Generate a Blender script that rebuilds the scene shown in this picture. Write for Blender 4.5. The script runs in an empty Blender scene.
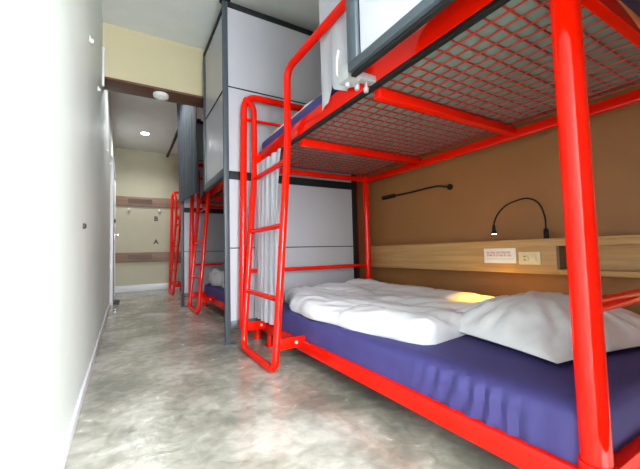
import bpy, bmesh, math, random
from mathutils import Vector, Matrix, noise
random.seed(7)
SC = bpy.context.scene
COL = SC.collection
V = Vector
PI = math.pi

# ------------------------------------------------------------------ materials
def nt(name):
    m = bpy.data.materials.new(name); m.use_nodes = True
    return m, m.node_tree, m.node_tree.nodes['Principled BSDF']

def setp(b, **k):
    for n, v in k.items():
        b.inputs[n.replace('_', ' ')].default_value = v

def simple(name, col, rough=.5, metal=0, bump=0, bscale=40, var=0, vscale=6, coat=0, spec=.5, tint=None, stretch=(1, 1, 1)):
    """base colour with procedural mottling and an optional fine bump"""
    m, t, b = nt(name)
    setp(b, Base_Color=(*col, 1), Roughness=rough, Metallic=metal)
    b.inputs['Coat Weight'].default_value = coat
    b.inputs['Specular IOR Level'].default_value = spec
    tc = t.nodes.new('ShaderNodeTexCoord'); mp = t.nodes.new('ShaderNodeMapping')
    mp.inputs['Scale'].default_value = stretch
    t.links.new(tc.outputs['Object'], mp.inputs['Vector'])
    if var:
        n = t.nodes.new('ShaderNodeTexNoise'); n.inputs['Scale'].default_value = vscale; n.inputs['Detail'].default_value = 6
        t.links.new(mp.outputs[0], n.inputs['Vector'])
        r = t.nodes.new('ShaderNodeValToRGB')
        c2 = tint if tint else [c * (1 - var) for c in col]
        r.color_ramp.elements[0].position = .3; r.color_ramp.elements[1].position = .7
        r.color_ramp.elements[0].color = (*c2, 1); r.color_ramp.elements[1].color = (*[min(1, c * (1 + var * .4)) for c in col], 1)
        t.links.new(n.outputs['Fac'], r.inputs['Fac']); t.links.new(r.outputs['Color'], b.inputs['Base Color'])
    if bump:
        n2 = t.nodes.new('ShaderNodeTexNoise'); n2.inputs['Scale'].default_value = bscale; n2.inputs['Detail'].default_value = 4
        bp = t.nodes.new('ShaderNodeBump'); bp.inputs['Strength'].default_value = bump; bp.inputs['Distance'].default_value = .01
        t.links.new(mp.outputs[0], n2.inputs['Vector']); t.links.new(n2.outputs['Fac'], bp.inputs['Height'])
        t.links.new(bp.outputs['Normal'], b.inputs['Normal'])
    return m

def wood(name, c1, c2, rough=.45, axis='Y', scale=1.0):
    m, t, b = nt(name); setp(b, Roughness=rough)
    tc = t.nodes.new('ShaderNodeTexCoord'); mp = t.nodes.new('ShaderNodeMapping')
    s = {'X': (1.2, 26, 26), 'Y': (26, 1.2, 26), 'Z': (26, 26, 1.2)}[axis]
    mp.inputs['Scale'].default_value = [q * scale for q in s]
    n = t.nodes.new('ShaderNodeTexNoise'); n.inputs['Scale'].default_value = 1.6; n.inputs['Detail'].default_value = 8; n.inputs['Distortion'].default_value = .5
    r = t.nodes.new('ShaderNodeValToRGB'); r.color_ramp.elements[0].position = .34; r.color_ramp.elements[1].position = .68
    r.color_ramp.elements[0].color = (*c1, 1); r.color_ramp.elements[1].color = (*c2, 1)
    L = t.links.new
    L(tc.outputs['Object'], mp.inputs['Vector']); L(mp.outputs[0], n.inputs['Vector']); L(n.outputs['Fac'], r.inputs['Fac']); L(r.outputs['Color'], b.inputs['Base Color'])
    return m

def emit(name, col, s):
    m, t, b = nt(name); setp(b, Base_Color=(*col, 1)); b.inputs['Emission Color'].default_value = (*col, 1); b.inputs['Emission Strength'].default_value = s
    return m

def floor_mat():
    m, t, b = nt('polished_concrete'); L = t.links.new
    tc = t.nodes.new('ShaderNodeTexCoord')
    def N(scale, det, dist=0, st=(1, 1, 1), rot=0):
        mp = t.nodes.new('ShaderNodeMapping'); mp.inputs['Scale'].default_value = st; mp.inputs['Rotation'].default_value = (0, 0, rot)
        n = t.nodes.new('ShaderNodeTexNoise'); n.inputs['Scale'].default_value = scale; n.inputs['Detail'].default_value = det; n.inputs['Distortion'].default_value = dist
        L(tc.outputs['Object'], mp.inputs['Vector']); L(mp.outputs[0], n.inputs['Vector']); return n
    a = N(2.6, 10, .6); c = N(17, 7, .5)
    mx = t.nodes.new('ShaderNodeMath'); mx.operation = 'MULTIPLY_ADD'; mx.inputs[1].default_value = .45
    L(c.outputs['Fac'], mx.inputs[0]); L(a.outputs['Fac'], mx.inputs[2])
    r = t.nodes.new('ShaderNodeValToRGB'); e = r.color_ramp.elements
    e[0].position = .52; e[0].color = (.20, .195, .16, 1); e[1].position = .92; e[1].color = (.52, .50, .44, 1)
    k = e.new(.71); k.color = (.32, .31, .255, 1)
    L(mx.outputs[0], r.inputs['Fac']); L(r.outputs['Color'], b.inputs['Base Color'])
    rr = t.nodes.new('ShaderNodeMapRange'); rr.inputs['To Min'].default_value = .12; rr.inputs['To Max'].default_value = .34
    L(c.outputs['Fac'], rr.inputs['Value']); L(rr.outputs[0], b.inputs['Roughness'])
    h = N(10, 4, .9); h2 = N(40, 4)
    ma = t.nodes.new('ShaderNodeMath'); ma.operation = 'MULTIPLY_ADD'; ma.inputs[1].default_value = .12
    L(h2.outputs['Fac'], ma.inputs[0]); L(h.outputs['Fac'], ma.inputs[2])
    bp = t.nodes.new('ShaderNodeBump'); bp.inputs['Strength'].default_value = .42; bp.inputs['Distance'].default_value = .010
    L(ma.outputs[0], bp.inputs['Height']); L(bp.outputs['Normal'], b.inputs['Normal'])
    b.inputs['Specular IOR Level'].default_value = .6
    return m

M = dict(
    red=simple('red_enamel', (.84, .008, .0006), .30, coat=.6, spec=0, bump=.015, bscale=12, var=.10, vscale=4),
    redmesh=simple('red_wire', (.40, .022, .012), .4),
    black=simple('black_steel', (.010, .011, .011), .6, spec=.25, bump=.02),
    char=simple('charcoal_steel', (.055, .068, .082), .42, spec=.4, bump=.02),
    slate=simple('slate_steel', (.085, .095, .115), .42, bump=.02),
    panel=simple('grey_laminate', (.44, .435, .475), .28, bump=.015, bscale=6, var=.04, vscale=3),
    wallL=simple('white_plaster', (.75, .81, .75), .45, bump=.03, bscale=5, var=.06, vscale=2.2, spec=.3),
    wallR=simple('brown_paint', (.34, .145, .045), .55, bump=.05, bscale=60, var=.10, vscale=3),
    beige=simple('beige_paint', (.50, .47, .335), .6, bump=.05, bscale=60, var=.06, vscale=2),
    cream=simple('cream_paint', (.56, .49, .31), .6, bump=.05, bscale=60, var=.05, vscale=2),
    ceil=simple('ceiling_paint', (.72, .74, .72), .7, bump=.04, bscale=40, var=.04),
    soffit=wood('soffit_wood', (.085, .032, .014), (.15, .06, .028), .5, 'X'),
    shelf=wood('oak_laminate', (.44, .235, .08), (.56, .33, .135), .42, 'Y'),
    board=wood('walnut_laminate', (.20, .115, .075), (.30, .18, .12), .5, 'X'),
    boarddk=wood('walnut_slats', (.11, .06, .04), (.18, .10, .07), .5, 'X'),
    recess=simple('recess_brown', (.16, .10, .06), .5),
    navy=simple('navy_sheet', (.055, .046, .200), .75, bump=.25, bscale=9, var=.12, vscale=8),
    under=simple('mattress_underside', (.19, .26, .225), .8, bump=.1, bscale=80, var=.1, vscale=12),
    white=simple('white_linen', (.76, .75, .80), .8, bump=.22, bscale=11, var=.03, vscale=8),
    pillow=simple('pillow_linen', (.70, .69, .73), .8, bump=.25, bscale=9, var=.03, vscale=8),
    curt=simple('pale_lilac_cloth', (.47, .465, .52), .85, bump=.12, bscale=60, var=.05, vscale=5),
    dcurt=simple('slate_cloth', (.05, .06, .072), .85, bump=.12, bscale=60, var=.1, vscale=5),
    base=simple('white_skirting', (.72, .73, .74), .35),
    wht=simple('white_plastic', (.80, .79, .74), .35),
    ivory=simple('ivory_plastic', (.72, .62, .42), .35),
    paper=simple('white_card', (.82, .80, .80), .5),
    redink=simple('red_ink', (.60, .06, .06), .6),
    greyink=simple('grey_ink', (.55, .55, .58), .6),
    dark=simple('dark_slot', (.03, .03, .025), .6),
    chrome=simple('brushed_metal', (.62, .62, .62), .28, metal=.9),
    bolt=simple('steel_bolt', (.8, .78, .74), .3, metal=.6),
    clamp=simple('grey_clamp', (.50, .51, .52), .4, metal=.3, var=.15, vscale=30),
    door=simple('door_white', (.62, .64, .64), .4),
    floor=floor_mat(),
    lens=emit('lamp_lens', (1, .86, .62), 6),
    led=emit('downlight_lens', (.92, .96, 1), 22),
)

# ------------------------------------------------------------------ helpers
ORG = {}
def root(name, loc, label, cat, group=None):
    o = bpy.data.objects.new(name, None); COL.objects.link(o); o.location = loc
    o.empty_display_size = .1
    ORG[o.name] = V(loc); tag(o, label, cat, group); return o
def tag(o, label=None, cat=None, group=None, kind=None):
    if label: o['label'] = label
    if cat: o['category'] = cat
    if group: o['group'] = group
    if kind: o['kind'] = kind
    return o
def org(o):
    while o.parent: o = o.parent
    return ORG.get(o.name, V((0, 0, 0)))
def obj(name, bm, mat, parent=None, smooth=True, label=None, origin=None, ang=40):
    """link a bmesh (given in world coordinates) as one mesh object"""
    if parent: og = org(parent)
    elif origin is not None: og = V(origin)
    else: og = V((0, 0, 0))
    bmesh.ops.translate(bm, verts=bm.verts, vec=-og)
    bmesh.ops.recalc_face_normals(bm, faces=bm.faces)
    me = bpy.data.meshes.new(name); bm.to_mesh(me); bm.free()
    mats = mat if isinstance(mat, (list, tuple)) else [mat]
    for m in mats: me.materials.append(m)
    if smooth:
        me.polygons.foreach_set('use_smooth', [True] * len(me.polygons))
        me.set_sharp_from_angle(angle=math.radians(ang))
    o = bpy.data.objects.new(name, me); COL.objects.link(o)
    if parent: o.parent = parent
    else: o.location = og; ORG[o.name] = og
    if label: o['label'] = label
    return o

def box(bm, x0, x1, y0, y1, z0, z1, bev=0, mi=0):
    m = Matrix.Translation(((x0 + x1) / 2, (y0 + y1) / 2, (z0 + z1) / 2)) @ Matrix.Diagonal((abs(x1 - x0), abs(y1 - y0), abs(z1 - z0), 1))
    r = bmesh.ops.create_cube(bm, size=1, matrix=m)
    fs = set(f for v in r['verts'] for f in v.link_faces)
    for f in fs: f.material_index = mi
    if bev:
        es = list(set(e for v in r['verts'] for e in v.link_edges))
        bmesh.ops.bevel(bm, geom=es, offset=bev, segments=2, affect='EDGES', profile=.5)
    return bm
def B(*a, **k): return box(bmesh.new(), *a, **k)

def fillet(pts, r, n=7):
    pts = [V(p) for p in pts]; out = [pts[0]]
    rr = r if isinstance(r, (list, tuple)) else [r] * len(pts)
    for i in range(1, len(pts) - 1):
        p, a, b = pts[i], pts[i - 1] - pts[i], pts[i + 1] - pts[i]
        d = min(rr[i], a.length * .49, b.length * .49)
        if d < 1e-5: out.append(p); continue
        a = p + a.normalized() * d; b = p + b.normalized() * d
        for k in range(n + 1):
            t = k / n; out.append(a * (1 - t) ** 2 + p * 2 * t * (1 - t) + b * t * t)
    out.append(pts[-1]); return out
def tube(bm, pts, r, seg=16, cap=True, closed=False):
    pts = [V(p) for p in pts]; n = len(pts)
    rs = r if isinstance(r, (list, tuple)) else [r] * n
    t0 = (pts[1] - pts[0]).normalized()
    u = t0.orthogonal().normalized(); rings = []
    for i, p in enumerate(pts):
        if i == 0: t = pts[1] - pts[0]
        elif i == n - 1: t = pts[-1] - pts[-2]
        else: t = (pts[i + 1] - p).normalized() + (p - pts[i - 1]).normalized()
        t.normalize(); u = (u - t * u.dot(t)).normalized(); w = t.cross(u)
        rings.append([bm.verts.new(p + (u * math.cos(2 * PI * k / seg) + w * math.sin(2 * PI * k / seg)) * rs[i]) for k in range(seg)])
    for a, b in zip(rings, rings[1:]):
        for k in range(seg): bm.faces.new((a[k], a[(k + 1) % seg], b[(k + 1) % seg], b[k]))
    if cap: bm.faces.new(rings[0][::-1]); bm.faces.new(rings[-1])
    return bm
def T(*a, **k): return tube(bmesh.new(), *a, **k)
def lathe(bm, prof, c, axis='Z', seg=32):
    """prof: (radius, height) pairs about an axis through c"""
    c = V(c); rings = []
    for r, h in prof:
        ring = []
        for k in range(seg):
            a = 2 * PI * k / seg; q = (r * math.cos(a), r * math.sin(a), h)
            q = {'Z': (q[0], q[1], q[2]), 'X': (q[2], q[0], q[1]), 'Y': (q[0], q[2], q[1])}[axis]
            ring.append(bm.verts.new(c + V(q)))
        rings.append(ring)
    for a, b in zip(rings, rings[1:]):
        for k in range(seg): bm.faces.new((a[k], a[(k + 1) % seg], b[(k + 1) % seg], b[k]))
    bm.faces.new(rings[0][::-1]); bm.faces.new(rings[-1]); return bm
def fbm(p, s, o=3): return noise.fractal(V(p) * s, 1.0, 2.0, o)
def rbox(x0, x1, y0, y1, z0, z1, r, nx, ny, nz, disp=None, flat=False):
    """rounded box of gridded faces, optionally displaced: cushions and mattresses"""
    bm = bmesh.new(); vd = {}
    def pt(i, j, k):
        key = (i, j, k)
        if key in vd: return vd[key]
        p = V((x0 + (x1 - x0) * i / nx, y0 + (y1 - y0) * j / ny, z0 + (z1 - z0) * k / nz))
        q = V((min(max(p.x, x0 + r), x1 - r), min(max(p.y, y0 + r), y1 - r), min(max(p.z, z0 if flat else z0 + r), z1 - r)))
        d = p - q
        if d.length > 1e-9: p = q + d.normalized() * r
        if disp: p = disp(p, d)
        vd[key] = bm.verts.new(p); return vd[key]
    for i in range(nx):
        for j in range(ny):
            for k in (0, nz): bm.faces.new((pt(i, j, k), pt(i + 1, j, k), pt(i + 1, j + 1, k), pt(i, j + 1, k)))
    for i in range(nx):
        for k in range(nz):
            for j in (0, ny): bm.faces.new((pt(i, j, k), pt(i + 1, j, k), pt(i + 1, j, k + 1), pt(i, j, k + 1)))
    for j in range(ny):
        for k in range(nz):
            for i in (0, nx): bm.faces.new((pt(i, j, k), pt(i, j + 1, k), pt(i, j + 1, k + 1), pt(i, j, k + 1)))
    return bm
def copy_tree(o, parent=None, dy=0):
    c = o.copy(); COL.objects.link(c)
    if parent: c.parent = parent
    else: c.location.y += dy
    for ch in list(o.children): copy_tree(ch, c)
    return c
def struct(name, bm, mat, parent=None, **k):
    o = obj(name, bm, mat, parent, **k)
    if not parent: o['kind'] = 'structure'
    return o

# ------------------------------------------------------------------ the room
XL, XR, YF, YB, ZC = -.18, 2.12, 7.70, -1.45, 2.866
struct('floor', B(XL - .15, XR + .15, YB - .15, YF + .15, -.1, 0), M['floor'])
struct('ceiling', B(XL - .15, XR + .15, YB - .15, YF + .15, ZC, ZC + .1), M['ceil'])
struct('wall_left', B(XL - .15, XL, YB, YF, 0, ZC), M['wallL'])
struct('wall_right', B(XR, XR + .15, YB, YF, 0, ZC), M['wallR'])
struct('wall_back', B(XL - .15, XR + .15, YF, YF + .15, 0, ZC), M['beige'])
# the wall behind the camera has the window the daylight comes through
WX0, WX1, WZ0, WZ1 = -.12, 1.40, .10, 2.0
bm = bmesh.new()
for a in ((XL - .15, WX0, 0, ZC), (WX1, XR + .15, 0, ZC), (WX0, WX1, 0, WZ0), (WX0, WX1, WZ1, ZC)):
    box(bm, a[0], a[1], YB - .15, YB, a[2], a[3])
struct('wall_front', bm, M['beige'])
bm = bmesh.new()
for a in ((WX0, WX1, WZ0, WZ0 + .05), (WX0, WX1, WZ1 - .05, WZ1), (WX0, WX0 + .05, WZ0, WZ1), (WX1 - .05, WX1, WZ0, WZ1), ((WX0 + WX1) / 2 - .025, (WX0 + WX1) / 2 + .025, WZ0, WZ1)):
    box(bm, a[0], a[1], YB - .10, YB - .05, a[2], a[3], .004)
struct('window_1', bm, M['wht'])
# beam across the corridor: cream face and brown soffit board
bm = B(XL, XR, 3.56, 3.80, 2.355, ZC)
beam = struct('trim_1', bm, M['cream'])
struct('soffit_board', B(XL, XR, 3.555, 3.805, 2.335, 2.356, .002), M['soffit'], beam)
struct('baseboard_left', B(XL, XL + .012, YB, 5.72, 0, .055, .003), M['base'])
struct('baseboard_back', B(XL, XR, YF - .012, YF, 0, .125, .003), M['base'])
# door in the left wall at the far end
bm = B(XL, XL + .025, 5.80, 7.10, .01, 2.10, .003)
d1 = struct('door_1', bm, M['door'])
bm = bmesh.new()
for a in ((5.72, 5.80, 0, 2.18), (7.10, 7.18, 0, 2.18), (5.72, 7.18, 2.10, 2.18)): box(bm, XL, XL + .04, a[0], a[1], a[2], a[3], .004)
struct('door_frame', bm, M['base'], d1)
bm = B(XL + .025, XL + .035, 6.93, 7.02, .95, 1.22, .003)
tube(bm, fillet([(XL + .03, 6.975, 1.09), (XL + .085, 6.975, 1.09), (XL + .085, 6.84, 1.085)], .02), .011, 12)
struct('door_handle', bm, M['chrome'], d1)
struct('door_lock', lathe(bmesh.new(), [(.032, 0), (.032, .012), (.02, .02)], (XL + .025, 6.975, 1.34), 'X', 20), M['black'], d1)

# ------------------------------------------------------------------ bunk bed (drawn at the near bay, copied to the far bays)
FX, RX = .923, 1.98       # outer face of the corridor-side rail, wall-side post line
Y0, Y1 = .375, 2.50
def make_bunk():
    r = root('bunk_bed', (1.45, 1.42, 0), 'red tubular steel bunk bed nearest the camera, with a thick post in the foreground', 'bunk bed', 'red steel bunk beds along the corridor')
    R = M['red']
    p = obj('post', T([(.950, Y0, 0), (.925, Y0, 2.66)], .031, 28), R, r)
    obj('collar', T([(.947, Y0, .08), (.947, Y0, .20)], .0345, 28), R, p)
    obj('post', T([(RX, Y1, 0), (RX, Y1, 1.95)], .029, 24), R, r)
    obj('post', T([(RX, Y0, 0), (RX, Y0, 1.95)], .029, 24), R, r)
    for z, zt, rx in ((.103, .172, .167), (1.418, 1.506, 1.37)):
        obj('side_rail', B(FX, FX + .024, Y0 + .02, Y1 + (.03 if z > 1 else 0), z, zt, .004), R, r)
    obj('side_rail', B(RX - .02, RX + .012, Y0, Y1, .10, .165, .004), R, r)
    obj('side_rail', B(RX - .02, RX + .012, Y0, Y1, 1.335, 1.385, .004), R, r)
    obj('rail_strip', B(FX, FX + .024, Y0 + .02, Y1, 1.400, 1.418, .002), M['black'], r, label='black edging strip under the upper rail')
    # end rails and cross bars
    for y in (Y0, Y1):
        obj('end_rail', B(FX, RX, y - .016, y + .016, 1.352, 1.412, .004) if y == Y0 else B(FX, RX, y - .016, y + .016, 1.352, 1.392, .004), R, r)
        obj('end_rail', B(FX, RX, y - .016, y + .016, .105, .165, .004), R, r)
        obj('guard_bar', T([(.93 if y == Y0 else .84, y, .565 if y == Y1 else .553), (RX, y, .565 if y == Y1 else .553)], .015 if y == Y1 else .019, 14), R, r)
    for y in (1.09, 1.81):
        obj('cross_bar', B(FX + .020, RX - .01, y - .022, y + .022, 1.358, 1.398, .003), R, r)
        obj('cross_bar', B(FX + .020, RX - .01, y - .022, y + .022, .10, .14, .003), R, r)
    # welded wire mesh carrying the upper mattress
    bm = bmesh.new(); w = .0034
    x = FX + .066
    while x < RX - .02:
        tube(bm, [(x, Y0 + .02, 1.404), (x, Y1 - .02, 1.404)], w, 6); x += .06
    y = Y0 + .045
    while y < Y1 - .02:
        tube(bm, [(FX + .022, y, 1.4095), (RX - .015, y, 1.4095)], w, 6); y += .06
    obj('wire_mesh', bm, M['redmesh'], r)
    bm = bmesh.new(); 
    x = FX + .066
    while x < RX - .02:
        tube(bm, [(x, Y0 + .02, .150), (x, Y1 - .02, .150)], w, 6); x += .12
    obj('wire_mesh', bm, M['redmesh'], r)
    # low legs under the lower frame
    l = obj('leg', T([(.948, 2.40, .012), (.948, 2.40, .11)], .019, 18), R, r)
    obj('foot_plate', B(.915, .98, 2.365, 2.435, 0, .012, .003), R, l)
    # end frame: corner post on the corridor side that bends into the head bar
    A = [(.775, 2.52, .14), (.818, 2.54, 1.955), (1.96, 2.54, 1.955), (1.98, 2.50, 1.90)]
    obj('end_frame', T(fillet(A, [0, .12, .05, 0], 10), .0265, 20), R, r)
    obj('end_frame_bar', T([(.815, 2.54, 1.765), (1.96, 2.53, 1.765)], .0125, 14), R, r)
    # ladder: a bent tube whose near side runs on into the guard rail of the upper bunk
    lad = [(.825, 2.54, 1.93), (.88, 2.49, 1.86), (.88, 2.485, 1.38), (.745, 2.40, .024), (.745, 1.815, .024), (.880, 1.872, 1.38), (.882, 1.868, 1.855), (.862, .45, 1.82)]
    la = obj('ladder', T(fillet(lad, [0, .05, .2, .085, .075, .2, .09, 0], 10), .0225, 18), R, r)
    def on(y0, y1, z):
        t = (z - .024) / 1.356
        return (.745 + .135 * t, y0 + (y1 - y0) * t, z)
    for z in (.425, .865, 1.275):
        obj('rung', T([on(1.815, 1.872, z), on(2.40, 2.485, z)], .0165, 14), R, la)
    for y in (1.828, 2.415):
        b = obj('bracket', B(.758, .945, y - .006, y + .006, .135, .198, .002), R, la)
        obj('bolt', lathe(bmesh.new(), [(.010, -.012), (.010, -.009), (.006, -.006)], (.885, y, .167), 'Y', 12), M['bolt'], b, label='bright steel bolt')
    obj('bracket', B(.86, .96, 2.455, 2.52, 1.40, 1.47, .003), R, r)
    return r
bunk = make_bunk()

# ------------------------------------------------------------------ bedding
def mattress(z0, z1, label, nm='mattress', top=False):
    def disp(p, d):
        n = fbm(p, 3.2) * .006
        side = max(0, .99 - p.x) / .05
        # gathered creases where the sheet is tucked at the pillow end
        g = math.exp(-((p.y - .70) / .20) ** 2) * min(1, side) * math.sin(p.y * 95 + p.z * 22 + 3 * fbm(p, 5)) * .011
        return V((p.x - g + n, p.y, p.z + n * .6 - g * .6))
    r = root(nm, (1.45, 1.42, z0), label, 'mattress', 'navy covered mattresses on the bunks')
    obj('cover', rbox(.945, 1.955, Y0 + .018, Y1 + (.03 if top else -.005), z0, z1, .04, 24, 170, 7, disp, True), M['navy'], r)
    if top: obj('underside_panel', B(.962, 1.93, Y0 + .05, Y1 - .04, z0 - .006, z0 + .004), M['under'], r, label='grey-green fabric underside')
    return r
m_low = mattress(.155, .302, 'navy mattress on the lower bunk nearest the camera, white duvet on it')
m_up = mattress(1.421, 1.60, 'navy mattress on the upper bunk nearest the camera, seen from below through the wire mesh', top=True)

def cloth_slab(outline, zb, top, edge=.06, nu=110, nv=60, label=None, name='duvet', mat=None, cat='duvet', group=None):
    """thick soft slab: outline(u) -> (near pt, far pt) in plan, closed round edges"""
    bm = bmesh.new(); rows = []
    for i in range(nu + 1):
        u = i / nu; a, b = outline(u); L = (b - a).length; row = []
        for j in range(nv + 1):
            s = (j / nv); s = s * s * (3 - 2 * s) * .5 + s * .5
            p = a.lerp(b, s)
            de = min(s * L, (1 - s) * L * 1.5, u * 2.0 + .012 if u < .5 else 9, (1 - u) * 2.0 + .012 if u > .5 else 9)
            t = min(1, max(0, de / edge)); f = math.sqrt(max(0, 1 - (1 - t) ** 2.4))
            row.append((p, f, top(p)))
        rows.append(row)
    tv = [[bm.verts.new((p.x, p.y, zb + (h - zb) * (.30 + .70 * f))) for p, f, h in row] for row in rows]
    bv = [[bm.verts.new((p.x + (.012 if j == 0 else 0), p.y, zb)) for j, (p, f, h) in enumerate(row)] for row in rows]
    for i in range(nu):
        for j in range(nv):
            bm.faces.new((tv[i][j], tv[i + 1][j], tv[i + 1][j + 1], tv[i][j + 1])); bm.faces.new((bv[i][j], bv[i][j + 1], bv[i + 1][j + 1], bv[i + 1][j]))
        bm.faces.new((tv[i][0], bv[i][0], bv[i + 1][0], tv[i + 1][0])); bm.faces.new((tv[i][nv], tv[i + 1][nv], bv[i + 1][nv], bv[i][nv]))
    for j in range(nv):
        bm.faces.new((tv[0][j], tv[0][j + 1], bv[0][j + 1], bv[0][j])); bm.faces.new((tv[nu][j], bv[nu][j], bv[nu][j + 1], tv[nu][j + 1]))
    o = obj(name, bm, mat or M['white'], origin=(1.45, 1.7, zb), ang=80)
    return tag(o, label, cat, group)
def interp(tab, x):
    for (a, va), (b, vb) in zip(tab, tab[1:]):
        if x <= b: return va + (vb - va) * max(0, (x - a) / (b - a)) if x > a else va
    return tab[-1][1]
FR = [(.96, 1.16), (1.0, 1.07), (1.10, 1.03), (1.25, 1.0), (1.48, .975), (1.62, .965), (1.87, .95), (2.1, .985), (2.3, 1.06), (2.43, 1.10)]
def out1(u):
    y = .98 + (2.445 - .98) * u
    return V((interp(FR, y) + .008 * math.sin(y * 17), y, 0)), V((1.955, y + .12 * (1 - u) ** 3, 0))
def top1(p):
    h = .395 + .012 * math.sin(p.y * 3.1 + 1) + .030 * max(0, (p.x - 1.3)) 
    h += .030 * math.exp(-((p.y - 2.36) / .16) ** 2) * (p.x - .9)
    h += fbm((p.x * 1.4, p.y * .8, 0), 3.2) * .018 + fbm((p.x * 3.4 + p.y, p.y * 1.1, 3), 4) * .008
    h += .012 * math.sin(p.x * 20 + p.y * 5 + 3 * fbm((p.x, p.y, 1), 2)) * .6
    h += .022 * math.exp(-((p.x - 1.14) / .09) ** 2) * (1 if p.y < 1.50 else math.exp(-((p.y - 1.50) / .03) ** 2))   # folded-back roll
    h -= .008 * abs(fbm((p.x * 2.2 + 1.2 * p.y, p.y * .9, 7), 3.6)) * 3 - .006
    h -= .024 * math.exp(-((p.y - 1.53) / .018) ** 2) * (1 if p.x < 1.2 else 0)
    return h
cloth_slab(out1, .302, top1, .085, label='rumpled white duvet spread on the lower bunk nearest the camera', group='white duvets on the lower bunks')

def pillow(c, ax, lx, ly, h, rot, label, squash=.55):
    bm = bmesh.new(); n = 44; top = []; bot = []
    ca, sa = math.cos(rot), math.sin(rot)
    for i in range(n + 1):
        ra = []; rb = []
        for j in range(n + 1):
            u, v = -1 + 2 * i / n, -1 + 2 * j / n
            u, v = math.sin(u * PI / 2) * .5 + u * .5, math.sin(v * PI / 2) * .5 + v * .5
            x = lx / 2 * u * (1 - .07 * (1 - v * v)); y = ly / 2 * v * (1 - .07 * (1 - u * u))
            f = (max(0, 1 - abs(u) ** 2.3) * max(0, 1 - abs(v) ** 2.1)) ** .68
            ed = (1 - f)
            ang = math.atan2(v, u)
            wr = (.016 * math.sin(ang * 17 + 3 * fbm((u, v, 2), 2)) * ed * f * 2.4) + fbm((u * 1.6, v * 1.6, ax), 2.2) * .014 * f
            X, Y = c[0] + x * ca - y * sa, c[1] + x * sa + y * ca
            ra.append(bm.verts.new((X, Y, c[2] + h * f * .86 + wr + h * .14)))
            rb.append(None if i in (0, n) or j in (0, n) else bm.verts.new((X, Y, c[2] + h * .14 * (1 - f ** .6) + .001)))
        top.append(ra); bot.append(rb)
    g = lambda i, j: bot[i][j] or top[i][j]
    for i in range(n):
        for j in range(n):
            bm.faces.new((top[i][j], top[i + 1][j], top[i + 1][j + 1], top[i][j + 1]))
            q = (g(i, j), g(i, j + 1), g(i + 1, j + 1), g(i + 1, j))
            bm.faces.new(q)
    o = obj('pillow', bm, M['pillow'], origin=c, ang=70)
    return tag(o, label, 'pillow')
pillow((1.64, .815, .300), 1.3, .78, .68, .185, -.20, 'plump white pillow at the near end of the lower bunk beside the foreground post')

# upper bunk: pale folded duvet whose edge shows above the navy side
def rollbed(label):
    def disp(p, d): return V((p.x + fbm(p, 9) * .012, p.y + fbm(p, 7) * .01, p.z + fbm(p, 8) * .016))
    o = obj('duvet', rbox(.985, 1.9, 1.35, 2.42, 1.600, 1.630, .014, 40, 46, 4, disp), M['white'], origin=(1.45, 1.9, 1.6), ang=80)
    return tag(o, label, 'duvet', 'white duvets on the upper bunks')
rollbed('thin white duvet edge above the navy mattress on the upper bunk nearest the camera')

# second bay lower bunk bedding, then copies
far_beds = [('red tubular steel bunk bed in the second bay, behind the grey divider', 2.3), ('red tubular steel bunk bed farthest down the corridor, only its ladder showing', 4.6)]
for lb, dy in far_beds:
    c = copy_tree(bunk, None, dy); c['label'] = lb
for src, lb in ((m_low, 'navy mattress on the lower bunk of the second bay, white duvet heaped on it'), (m_up, 'navy mattress on the upper bunk of the second bay')):
    c = copy_tree(src, None, 2.3); c['label'] = lb
def out2(u):
    y = 4.02 + .77 * u
    return V((.99 + .03 * math.sin(u * 9), y, 0)), V((1.93, y, 0))
def top2(p): return .465 + fbm((p.x, p.y, 5), 5) * .05 + .02 * math.sin(p.y * 26 + 4 * p.x)
cloth_slab(out2, .302, top2, .05, 60, 40, label='crumpled white duvet heaped on the lower bunk in the second bay', group='white duvets on the lower bunks')

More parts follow.
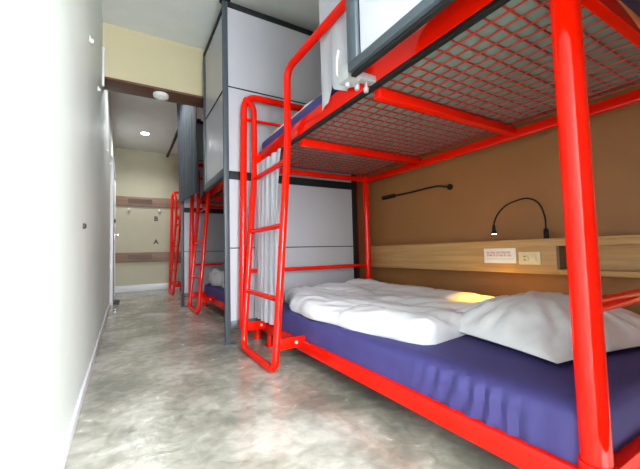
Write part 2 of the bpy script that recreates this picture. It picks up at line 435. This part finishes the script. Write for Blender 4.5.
# ------------------------------------------------------------------ steel framed partitions
PX = .705                  # line of the corridor face
def divider(yp, label, y_side=None, cross=True, ztop=2.745, side_z0=1.32, post_mat='char', side_h=.058, side_m='char'):
    r = root('partition_screen', (PX, yp, 0), label, 'partition', 'grey panelled partition screens between the bunks')
    D, Bk, P = M[post_mat], M['black'], M['panel']
    if cross:
        po = obj('post', B(PX - .033, PX + .008, yp - .016, yp + .016, .012, ZC - .003, .003), [D], r)
        obj('foot_plate', B(PX - .038, PX + .045, yp - .035, yp + .035, 0, .012, .003), D, po)
        obj('post_clamp', B(PX - .045, PX + .03, yp - .030, yp + .036, ztop, ztop + .045, .004), M['black'], po)
        zs = [(.127, .183, 'frame_bar', D), (.742, .750, 'trim_strip', M['black']), (1.290, 1.357, 'frame_bar', M['black']), (2.036, 2.046, 'trim_strip', M['black']), (ztop - .045, ztop, 'frame_bar', M['black'])]
        for a, b, n, m in zs:
            t = .022 if n == 'frame_bar' else .016
            obj(n, B(PX + .008, 1.90, yp - t, yp + t, a, b, .002), m, r)
        obj('stile', B(1.895, 1.95, yp - .024, yp + .024, 0, ztop, .003), M['black'], r)
        for a, b in ((.183, .742), (.750, 1.290), (1.357, 2.036), (2.046, ztop - .045)):
            obj('panel', B(PX + .008, 1.895, yp - .012, yp + .012, a, b), P, r)
    if y_side:
        y1 = y_side
        ya = yp + .025
        if side_h < .05: obj('edge_strip', B(PX - .006, PX + .014, ya, y1, side_z0 - .016, side_z0 - .005, .002), M['black'], r)
        b = obj('frame_bar', B(PX - .022, PX + .022, ya, y1, side_z0 - .005, side_z0 + side_h, .004), M['char'], r)
        obj('frame_bar', B(PX - .02, PX + .02, ya, y1, ztop - .04, ztop, .003), M['black'], r)
        obj('stile', B(PX - .022, PX + .022, y1 - .054, y1, side_z0 + side_h, ztop - .04, .004), M['char'], r)
        obj('trim_strip', B(PX - .016, PX + .016, ya, y1 - .065, 2.036, 2.046), M['black'], r)
        for a, bb in ((side_z0 + side_h, 2.036), (2.046, ztop - .04)):
            obj('panel', B(PX - .010, PX + .010, ya, y1 - .065, a, bb), P, r)
    return r
p0 = divider(.10, 'bright panelled side screen with charcoal frame hung above the foreground bunk rail', .945, side_z0=1.340, side_h=.026)
p1 = divider(2.624, 'tall grey partition with slate post standing between the first and second bunks', 3.44, side_z0=1.335)
p2 = divider(4.93, 'partition with dark blue-grey post behind the second bunk, under the dark curtain', ztop=2.62, post_mat='char')
obj('frame_bar', B(PX - .02, PX + .02, 4.93, 6.95, 2.585, 2.62, .003), M['black'], p2)
# clamp that ties the near side screen to the bunk rail
cl = root('frame_clamp', (.79, 1.03, 1.36), 'pale grey metal clamp tying the bright side screen to the red upper rail', 'clamp')
bm = B(.730, .870, 1.005, 1.045, 1.372, 1.400, .006); box(bm, .715, .775, .985, 1.055, 1.345, 1.405, .008)
obj('clamp_body', bm, M['clamp'], cl)
for x in (.74, .785, .83):
    obj('wing_screw', lathe(bmesh.new(), [(.009, -.035), (.011, -.02), (.006, -.016), (.006, .004)], (x, 1.025, 1.366), 'Z', 12), M['clamp'], cl)
obj('hook', T(fillet([(.75, 1.05, 1.39), (.735, 1.085, 1.40), (.735, 1.085, 1.46), (.735, 1.07, 1.50)], .02), .006, 8), M['wht'], cl)

# ------------------------------------------------------------------ curtains
def curtain(plan, z_bot, z_top, mat, label, amp=.02, n=9, thick=.004, pull=None, group=None, rod=None, seg=140, rows=46, phase=0):
    """pleated cloth along plan((x,y),(x,y)); z_bot may vary along the width"""
    a, b = V((*plan[0], 0)), V((*plan[1], 0)); d = (b - a); L = d.length; nrm = V((-d.y, d.x, 0)).normalized()
    bm = bmesh.new(); front = []; back = []
    for k in range(rows + 1):
        t = k / rows; fr = []; bk = []
        for i in range(seg + 1):
            s = i / seg
            zb = z_bot(s) if callable(z_bot) else z_bot
            z = zb + (z_top - zb) * t
            sp = 1 - (pull(t) if pull else 0)
            p = b - d * ((1 - s) * sp)
            w = amp * (.55 + .45 * math.sin(t * 2.2 + 3 * s + phase)) * math.sin(s * n * 2 * PI + phase + 1.2 * fbm((s * 2, t * 1.3, phase), 1.4))
            w += amp * .5 * fbm((s * 3, t * 2.2, 4 + phase), 1.5)
            p = p + nrm * w
            fr.append(bm.verts.new((p.x, p.y, z))); q = p + nrm * thick; bk.append(bm.verts.new((q.x, q.y, z)))
        front.append(fr); back.append(bk)
    for k in range(rows):
        for i in range(seg):
            bm.faces.new((front[k][i], front[k][i + 1], front[k + 1][i + 1], front[k + 1][i])); bm.faces.new((back[k][i], back[k + 1][i], back[k + 1][i + 1], back[k][i + 1]))
        for i in (0, seg): bm.faces.new((front[k][i], front[k + 1][i], back[k + 1][i], back[k][i]))
    for k in (0, rows):
        for i in range(seg): bm.faces.new((front[k][i], front[k][i + 1], back[k][i + 1], back[k][i]))
    r = root('bunk_curtain', ((a.x + b.x) / 2, (a.y + b.y) / 2, z_top), label, 'curtain', group)
    obj('cloth', bm, mat, r, ang=80)
    if rod: obj('curtain_rod', T(rod, .007, 10), M['black'], r)
    return r
curtain(((.900, 2.02), (.895, 2.54)), .20, 1.395, M['curt'], 'pale lilac curtain bunched behind the ladder of the lower bunk nearest the camera', .014, 5, rod=[(.912, 1.3, 1.39), (.912, 2.49, 1.39)], pull=lambda t: .24 * (1 - t) ** .8)
curtain(((.900, 1.12), (.912, 1.50)), lambda s: interp([(0, 1.44), (.35, 1.455), (.6, 1.50), (.72, 1.55), (.84, 1.475), (1, 1.455)], s), 2.70, M['curt'], 'pale lilac curtain hanging over the upper bunk rail beside the bright side screen', .013, 3.4, rod=[(.90, .98, 2.70), (.90, 1.60, 2.70)], phase=1.1)
curtain(((.70, 3.86), (.645, 4.90)), 1.40, 2.82, M['dcurt'], 'dark slate curtain drawn across the upper bunk of the second bay', .022, 7, rod=[(.70, 3.82, 2.80), (.70, 4.9, 2.80)], phase=2)

# ------------------------------------------------------------------ wall side of the near bunk
def shelf_box(yA, yB, yR0, yR1, label):
    """headboard box along the wall: closed front with an open niche between yR0 and yR1"""
    r = root('headboard_shelf', (XR, (yA + yB) / 2, .56), label, 'shelf')
    S = M['shelf']; x0, x1 = 2.028, XR
    bm = bmesh.new()
    box(bm, x0, x1, yR1, yB, .545, .733, .002)
    box(bm, x0, x1, yA, yR1, .545, .572, .002); box(bm, x0, x1, yA, yR1, .700, .733, .002)
    box(bm, x0, x1, yA, yR0, .572, .700, .002)
    obj('carcass', bm, S, r)
    obj('niche_back', B(x1 - .012, x1, yR0, yR1, .572, .700), M['shelf'], r)
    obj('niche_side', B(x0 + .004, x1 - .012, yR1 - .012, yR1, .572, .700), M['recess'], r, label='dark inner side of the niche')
    obj('top_ledge', B(x0 - .008, x1, yA, yB, .733, .742, .002), S, r)
    return r
shelf_box(.16, 2.56, .22, .925, 'light oak box shelf along the brown wall above the near lower bunk')
# outlet
o = root('power_outlet', (2.02, 1.062, .632), 'ivory double socket plate on the oak shelf front, right of the white notice', 'outlet')
obj('plate', B(2.020, 2.029, 1.003, 1.125, .596, .670, .003), M['ivory'], o)
bm = lathe(bmesh.new(), [(.020, 0), (.020, .003), (.017, .003), (.017, .001)], (2.0165, 1.088, .633), 'X', 28)
obj('socket_ring', bm, M['ivory'], o)
bm = bmesh.new()
for z in (.624, .642): box(bm, 2.0145, 2.0175, 1.083, 1.093, z - .0025, z + .0025)
obj('socket_holes', bm, M['dark'], o)
obj('rocker_switch', B(2.0165, 2.021, 1.026, 1.056, .612, .654, .001), M['ivory'], o)
# notice: illegible red lines as in the photo
s = root('notice_card', (2.02, 1.242, .648), 'white notice card with two lines of red print on the oak shelf front', 'sign')
obj('card', B(2.022, 2.028, 1.141, 1.345, .602, .694, .001), M['paper'], s)
bm = bmesh.new()
for zc, h, seedv in ((.667, .0065, 3), (.650, .0055, 5)):
    rnd = random.Random(seedv); y = 1.325
    while y > 1.168:
        wl = rnd.randint(3, 8)
        for k in range(wl):
            if y < 1.168: break
            st = rnd.choice((0, 1, 2))
            box(bm, 2.0212, 2.0222, y - .0012, y, zc - h, zc + h)
            if st: box(bm, 2.0212, 2.0222, y - .0038, y, zc + h - .0025, zc + h)
            if st == 2: box(bm, 2.0212, 2.0222, y - .0038, y, zc - .0012, zc + .0012)
            if st == 0: box(bm, 2.0212, 2.0222, y - .0038, y, zc - h, zc - h + .0025)
            y -= .0050
        y -= .0045
obj('red_print', bm, M['redink'], s)
bm = bmesh.new(); y = 1.325; rnd = random.Random(9)
while y > 1.17:
    w = rnd.uniform(.008, .02); box(bm, 2.0214, 2.0222, y - w, y, .626, .630); y -= w + .004
obj('grey_print', bm, M['greyink'], s)
# gooseneck reading lamp
lp = root('reading_lamp', (2.06, .985, .742), 'black gooseneck reading lamp rising from the oak shelf', 'lamp')
obj('base', lathe(bmesh.new(), [(.013, 0), (.013, .05), (.009, .058), (.006, .06)], (2.06, .985, .742), 'Z', 18), M['black'], lp)
neck = [(2.06, .985, .80), (2.06, .988, .87), (2.052, 1.01, .945), (2.04, 1.06, .982), (2.02, 1.11, .978), (1.985, 1.165, .95), (1.955, 1.20, .90), (1.935, 1.213, .845), (1.932, 1.213, .83)]
def smooth(pts, n=6):
    P = [V(p) for p in pts]; P = [P[0]] + P + [P[-1]]; o = []
    for i in range(1, len(P) - 2):
        for k in range(n):
            t = k / n; a, b, c, d = P[i - 1:i + 3]
            o.append(.5 * ((2 * b) + (c - a) * t + (2 * a - 5 * b + 4 * c - d) * t * t + (3 * b - a - 3 * c + d) * t ** 3))
    return o + [P[-2]]
obj('gooseneck', T(smooth(neck), .0045, 10), M['black'], lp)
hd = obj('lamp_head', lathe(bmesh.new(), [(.006, .045), (.009, .035), (.010, .012), (.017, -.004), (.017, -.010), (.014, -.010)], (1.932, 1.213, .792), 'Z', 20), M['black'], lp)
obj('lens', lathe(bmesh.new(), [(.0135, -.012), (.0135, -.008)], (1.932, 1.213, .792), 'Z', 20), M['lens'], hd)
# black bent bar on the wall
wb = root('wall_bar', (XR, 2.0, 1.18), 'thin black bent bar fixed to the brown wall above the lower bunk', 'rail')
obj('bar', T(smooth([(2.105, 1.655, 1.163), (2.085, 1.68, 1.168), (2.075, 1.76, 1.183), (2.08, 2.0, 1.182), (2.09, 2.25, 1.186), (2.10, 2.34, 1.192)]), .0065, 10), M['black'], wb)
obj('mount', lathe(bmesh.new(), [(.022, -.014), (.022, -.004), (.014, 0)], (XR, 1.655, 1.163), 'X', 18), M['black'], wb)
obj('mount', B(2.085, XR, 2.24, 2.40, 1.176, 1.206, .006), M['black'], wb)

# ------------------------------------------------------------------ far end wall
def wall_board(z0, z1, label, gr):
    r = root('slatted_board', (.7, YF, z0), label, 'board', gr)
    obj('board', B(XL + .005, 1.9, YF - .04, YF, z0, z1, .003), M['board'], r)
    bm = bmesh.new(); n = 4; a, b = z0 + .30 * (z1 - z0), z0 + .80 * (z1 - z0)
    for k in range(n):
        z = a + (b - a) * k / n; box(bm, .06, .49, YF - .052, YF - .038, z, z + (b - a) / n * .66)
    obj('vent_slats', bm, M['boarddk'], r)
    return r
wall_board(1.71, 1.90, 'upper brown wood board across the far end wall', 'wood boards on the far wall')
wall_board(.583, .775, 'lower brown wood board across the far end wall', 'wood boards on the far wall')
for x, lb in ((.079, 'left of the two small white lamps under the upper far wall board'), (.624, 'right of the two small white lamps under the upper far wall board')):
    r = root('wall_light', (x, YF, 1.64), lb, 'wall lamp', 'small white lamps on the far wall')
    obj('mount', lathe(bmesh.new(), [(.028, -.02), (.028, 0)], (x, YF, 1.645), 'Y', 16), M['wht'], r)
    obj('lamp_head', lathe(bmesh.new(), [(.018, -.03), (.03, 0), (.02, .02)], (x, YF - .045, 1.635), 'Z', 16), M['wht'], r)
for ch, z, lb in (('B', 1.464, 'dark letter B on the far end wall under the upper board'), ('A', .986, 'dark letter A on the far end wall above the lower board')):
    cu = bpy.data.curves.new('t', 'FONT'); cu.body = ch; cu.size = .13; cu.extrude = .004; cu.offset = .004; cu.align_x = 'CENTER'; cu.align_y = 'CENTER'
    to = bpy.data.objects.new('t', cu); COL.objects.link(to); bpy.context.view_layer.update()
    me = bpy.data.meshes.new_from_object(to.evaluated_get(bpy.context.evaluated_depsgraph_get()))
    bpy.data.objects.remove(to); me.materials.clear(); me.materials.append(M['dark'])
    o = bpy.data.objects.new('bed_letter', me); COL.objects.link(o)
    o.rotation_euler = (PI / 2, 0, 0); o.location = (.567, YF - .0035, z)
    tag(o, lb, 'letter', 'dark letters on the far wall')

# ------------------------------------------------------------------ small things
# round detector under the beam, downlight in the far ceiling
sd = root('smoke_detector', (.315, 3.665, 2.335), 'round white smoke detector under the brown beam soffit', 'smoke detector')
obj('body', lathe(bmesh.new(), [(.072, 0), (.075, -.012), (.070, -.030), (.045, -.045), (.02, -.048)], (.315, 3.665, 2.335), 'Z', 32), M['wht'], sd)
obj('sensor', lathe(bmesh.new(), [(.022, -.047), (.018, -.056), (.01, -.057)], (.315, 3.665, 2.335), 'Z', 20), M['base'], sd)
dl = root('downlight', (.306, 6.53, ZC), 'round bright downlight in the ceiling beyond the beam', 'ceiling light')
obj('trim_ring', lathe(bmesh.new(), [(.085, 0), (.085, -.010), (.07, -.014), (.062, -.006)], (.306, 6.53, ZC), 'Z', 32), M['wht'], dl)
obj('lens', lathe(bmesh.new(), [(.06, -.004), (.06, -.012)], (.306, 6.53, ZC), 'Z', 32), M['led'], dl)
pegs = [((2.314, 1.972), 'white peg high on the left wall, nearest the camera'), ((3.009, 1.985), 'white peg high on the left wall, second from the camera just before the beam'), ((4.578, 1.945), 'white peg on the left wall, third from the camera beyond the beam'), ((5.40, 1.985), 'white peg on the left wall nearest the far door')]
for (y, z), lb in pegs:
    r = root('wall_peg', (XL, y, z), lb, 'peg', 'white pegs on the left wall')
    obj('plate', B(XL, XL + .005, y - .03, y + .03, z - .017, z + .017, .002), M['wht'], r)
    obj('peg', lathe(bmesh.new(), [(.012, .004), (.012, .016), (.008, .019)], (XL, y, z), 'X', 14), M['wht'], r)
o = obj('wall_screw', lathe(bmesh.new(), [(.014, 0), (.014, .010), (.008, .014)], (XL, 2.053, .859), 'X', 16), M['dark'], origin=(XL, 2.053, .859)); tag(o, 'small dark screw cap on the left wall', 'screw')
r = root('door_stop', (-.096, 4.942, 0), 'small metal door stop on the floor by the left wall', 'door stop')
obj('base', lathe(bmesh.new(), [(.022, 0), (.022, .006), (.012, .01), (.012, .045), (.01, .05)], (-.096, 4.942, 0), 'Z', 18), M['chrome'], r)
obj('rubber_cap', lathe(bmesh.new(), [(.014, .025), (.014, .04)], (-.096, 4.942, 0), 'Z', 18), M['dark'], r)
o = obj('rubber_wedge', B(XL + .045, XL + .12, 5.80, 6.10, 0, .035, .006), M['dark'], origin=(XL + .08, 5.95, 0)); tag(o, 'black rubber wedge on the floor at the far door', 'door wedge')
o = obj('cable_conduit', B(XL, XL + .018, 3.50, 3.53, 2.24, 2.60, .004), M['base'], origin=(XL, 3.515, 2.24)); tag(o, 'short pale cable conduit on the left wall beside the beam', 'conduit')

# ------------------------------------------------------------------ light
def area(name, loc, rot, sx, sy, e, col, spread=PI):
    l = bpy.data.lights.new(name, 'AREA'); l.shape = 'RECTANGLE'; l.size = sx; l.size_y = sy; l.energy = e; l.color = col; l.spread = spread
    o = bpy.data.objects.new(name, l); COL.objects.link(o); o.location = loc; o.rotation_euler = rot; return o
area('window_daylight', ((WX0 + WX1) / 2, YB - .12, (WZ0 + WZ1) / 2), (PI / 2 - .85, 0, 0), WX1 - WX0, WZ1 - WZ0, 265, (.88, .945, 1))
l = bpy.data.lights.new('reading_spot', 'SPOT'); l.energy = 14; l.color = (1, .56, .05); l.spot_size = math.radians(78); l.spot_blend = .8; l.shadow_soft_size = .012
o = bpy.data.objects.new('reading_spot', l); COL.objects.link(o); o.location = (1.932, 1.213, .775); o.rotation_euler = (-.06, .16, 0)
l = bpy.data.lights.new('downlight_glow', 'SPOT'); l.energy = 60; l.color = (.95, .97, 1); l.spot_size = math.radians(150); l.spot_blend = .6; l.shadow_soft_size = .06
o = bpy.data.objects.new('downlight_glow', l); COL.objects.link(o); o.location = (.306, 6.53, ZC - .02)
c2 = copy_tree(dl, None, -2.05); c2['label'] = 'added downlight, unseen behind the beam, to brighten the far corridor'  # extra fixture added out of view to brighten the far corridor
added_spot = o.copy(); added_spot.data = o.data.copy(); added_spot.data.energy = 38; COL.objects.link(added_spot); added_spot.location.y -= 2.05  # added fill spot for that unseen fixture, lifts left wall and floor

w = bpy.data.worlds.new('World'); SC.world = w; w.use_nodes = True
w.node_tree.nodes['Background'].inputs[0].default_value = (.85, .92, 1, 1); w.node_tree.nodes['Background'].inputs[1].default_value = 6

# ------------------------------------------------------------------ camera
f, yaw, pitch, roll = 334.55, .5300, .0516, -.0245
fw = V((math.sin(yaw) * math.cos(pitch), math.cos(yaw) * math.cos(pitch), math.sin(pitch)))
rt = V((math.cos(yaw), -math.sin(yaw), 0)); up = rt.cross(fw)
c, s_ = math.cos(roll), math.sin(roll); rt, up = rt * c + up * s_, up * c - rt * s_
cd = bpy.data.cameras.new('Camera'); cam = bpy.data.objects.new('Camera', cd); COL.objects.link(cam)
cam.matrix_world = Matrix(((rt.x, up.x, -fw.x, 0), (rt.y, up.y, -fw.y, 0), (rt.z, up.z, -fw.z, .7), (0, 0, 0, 1)))
cd.sensor_width = 36; cd.sensor_fit = 'HORIZONTAL'; cd.lens = f / 640 * 36; cd.clip_start = .02
SC.camera = cam
vs = SC.view_settings
vs.view_transform = 'Standard'; vs.look = 'None'; vs.gamma = 1; vs.use_curve_mapping = False; vs.exposure = .8
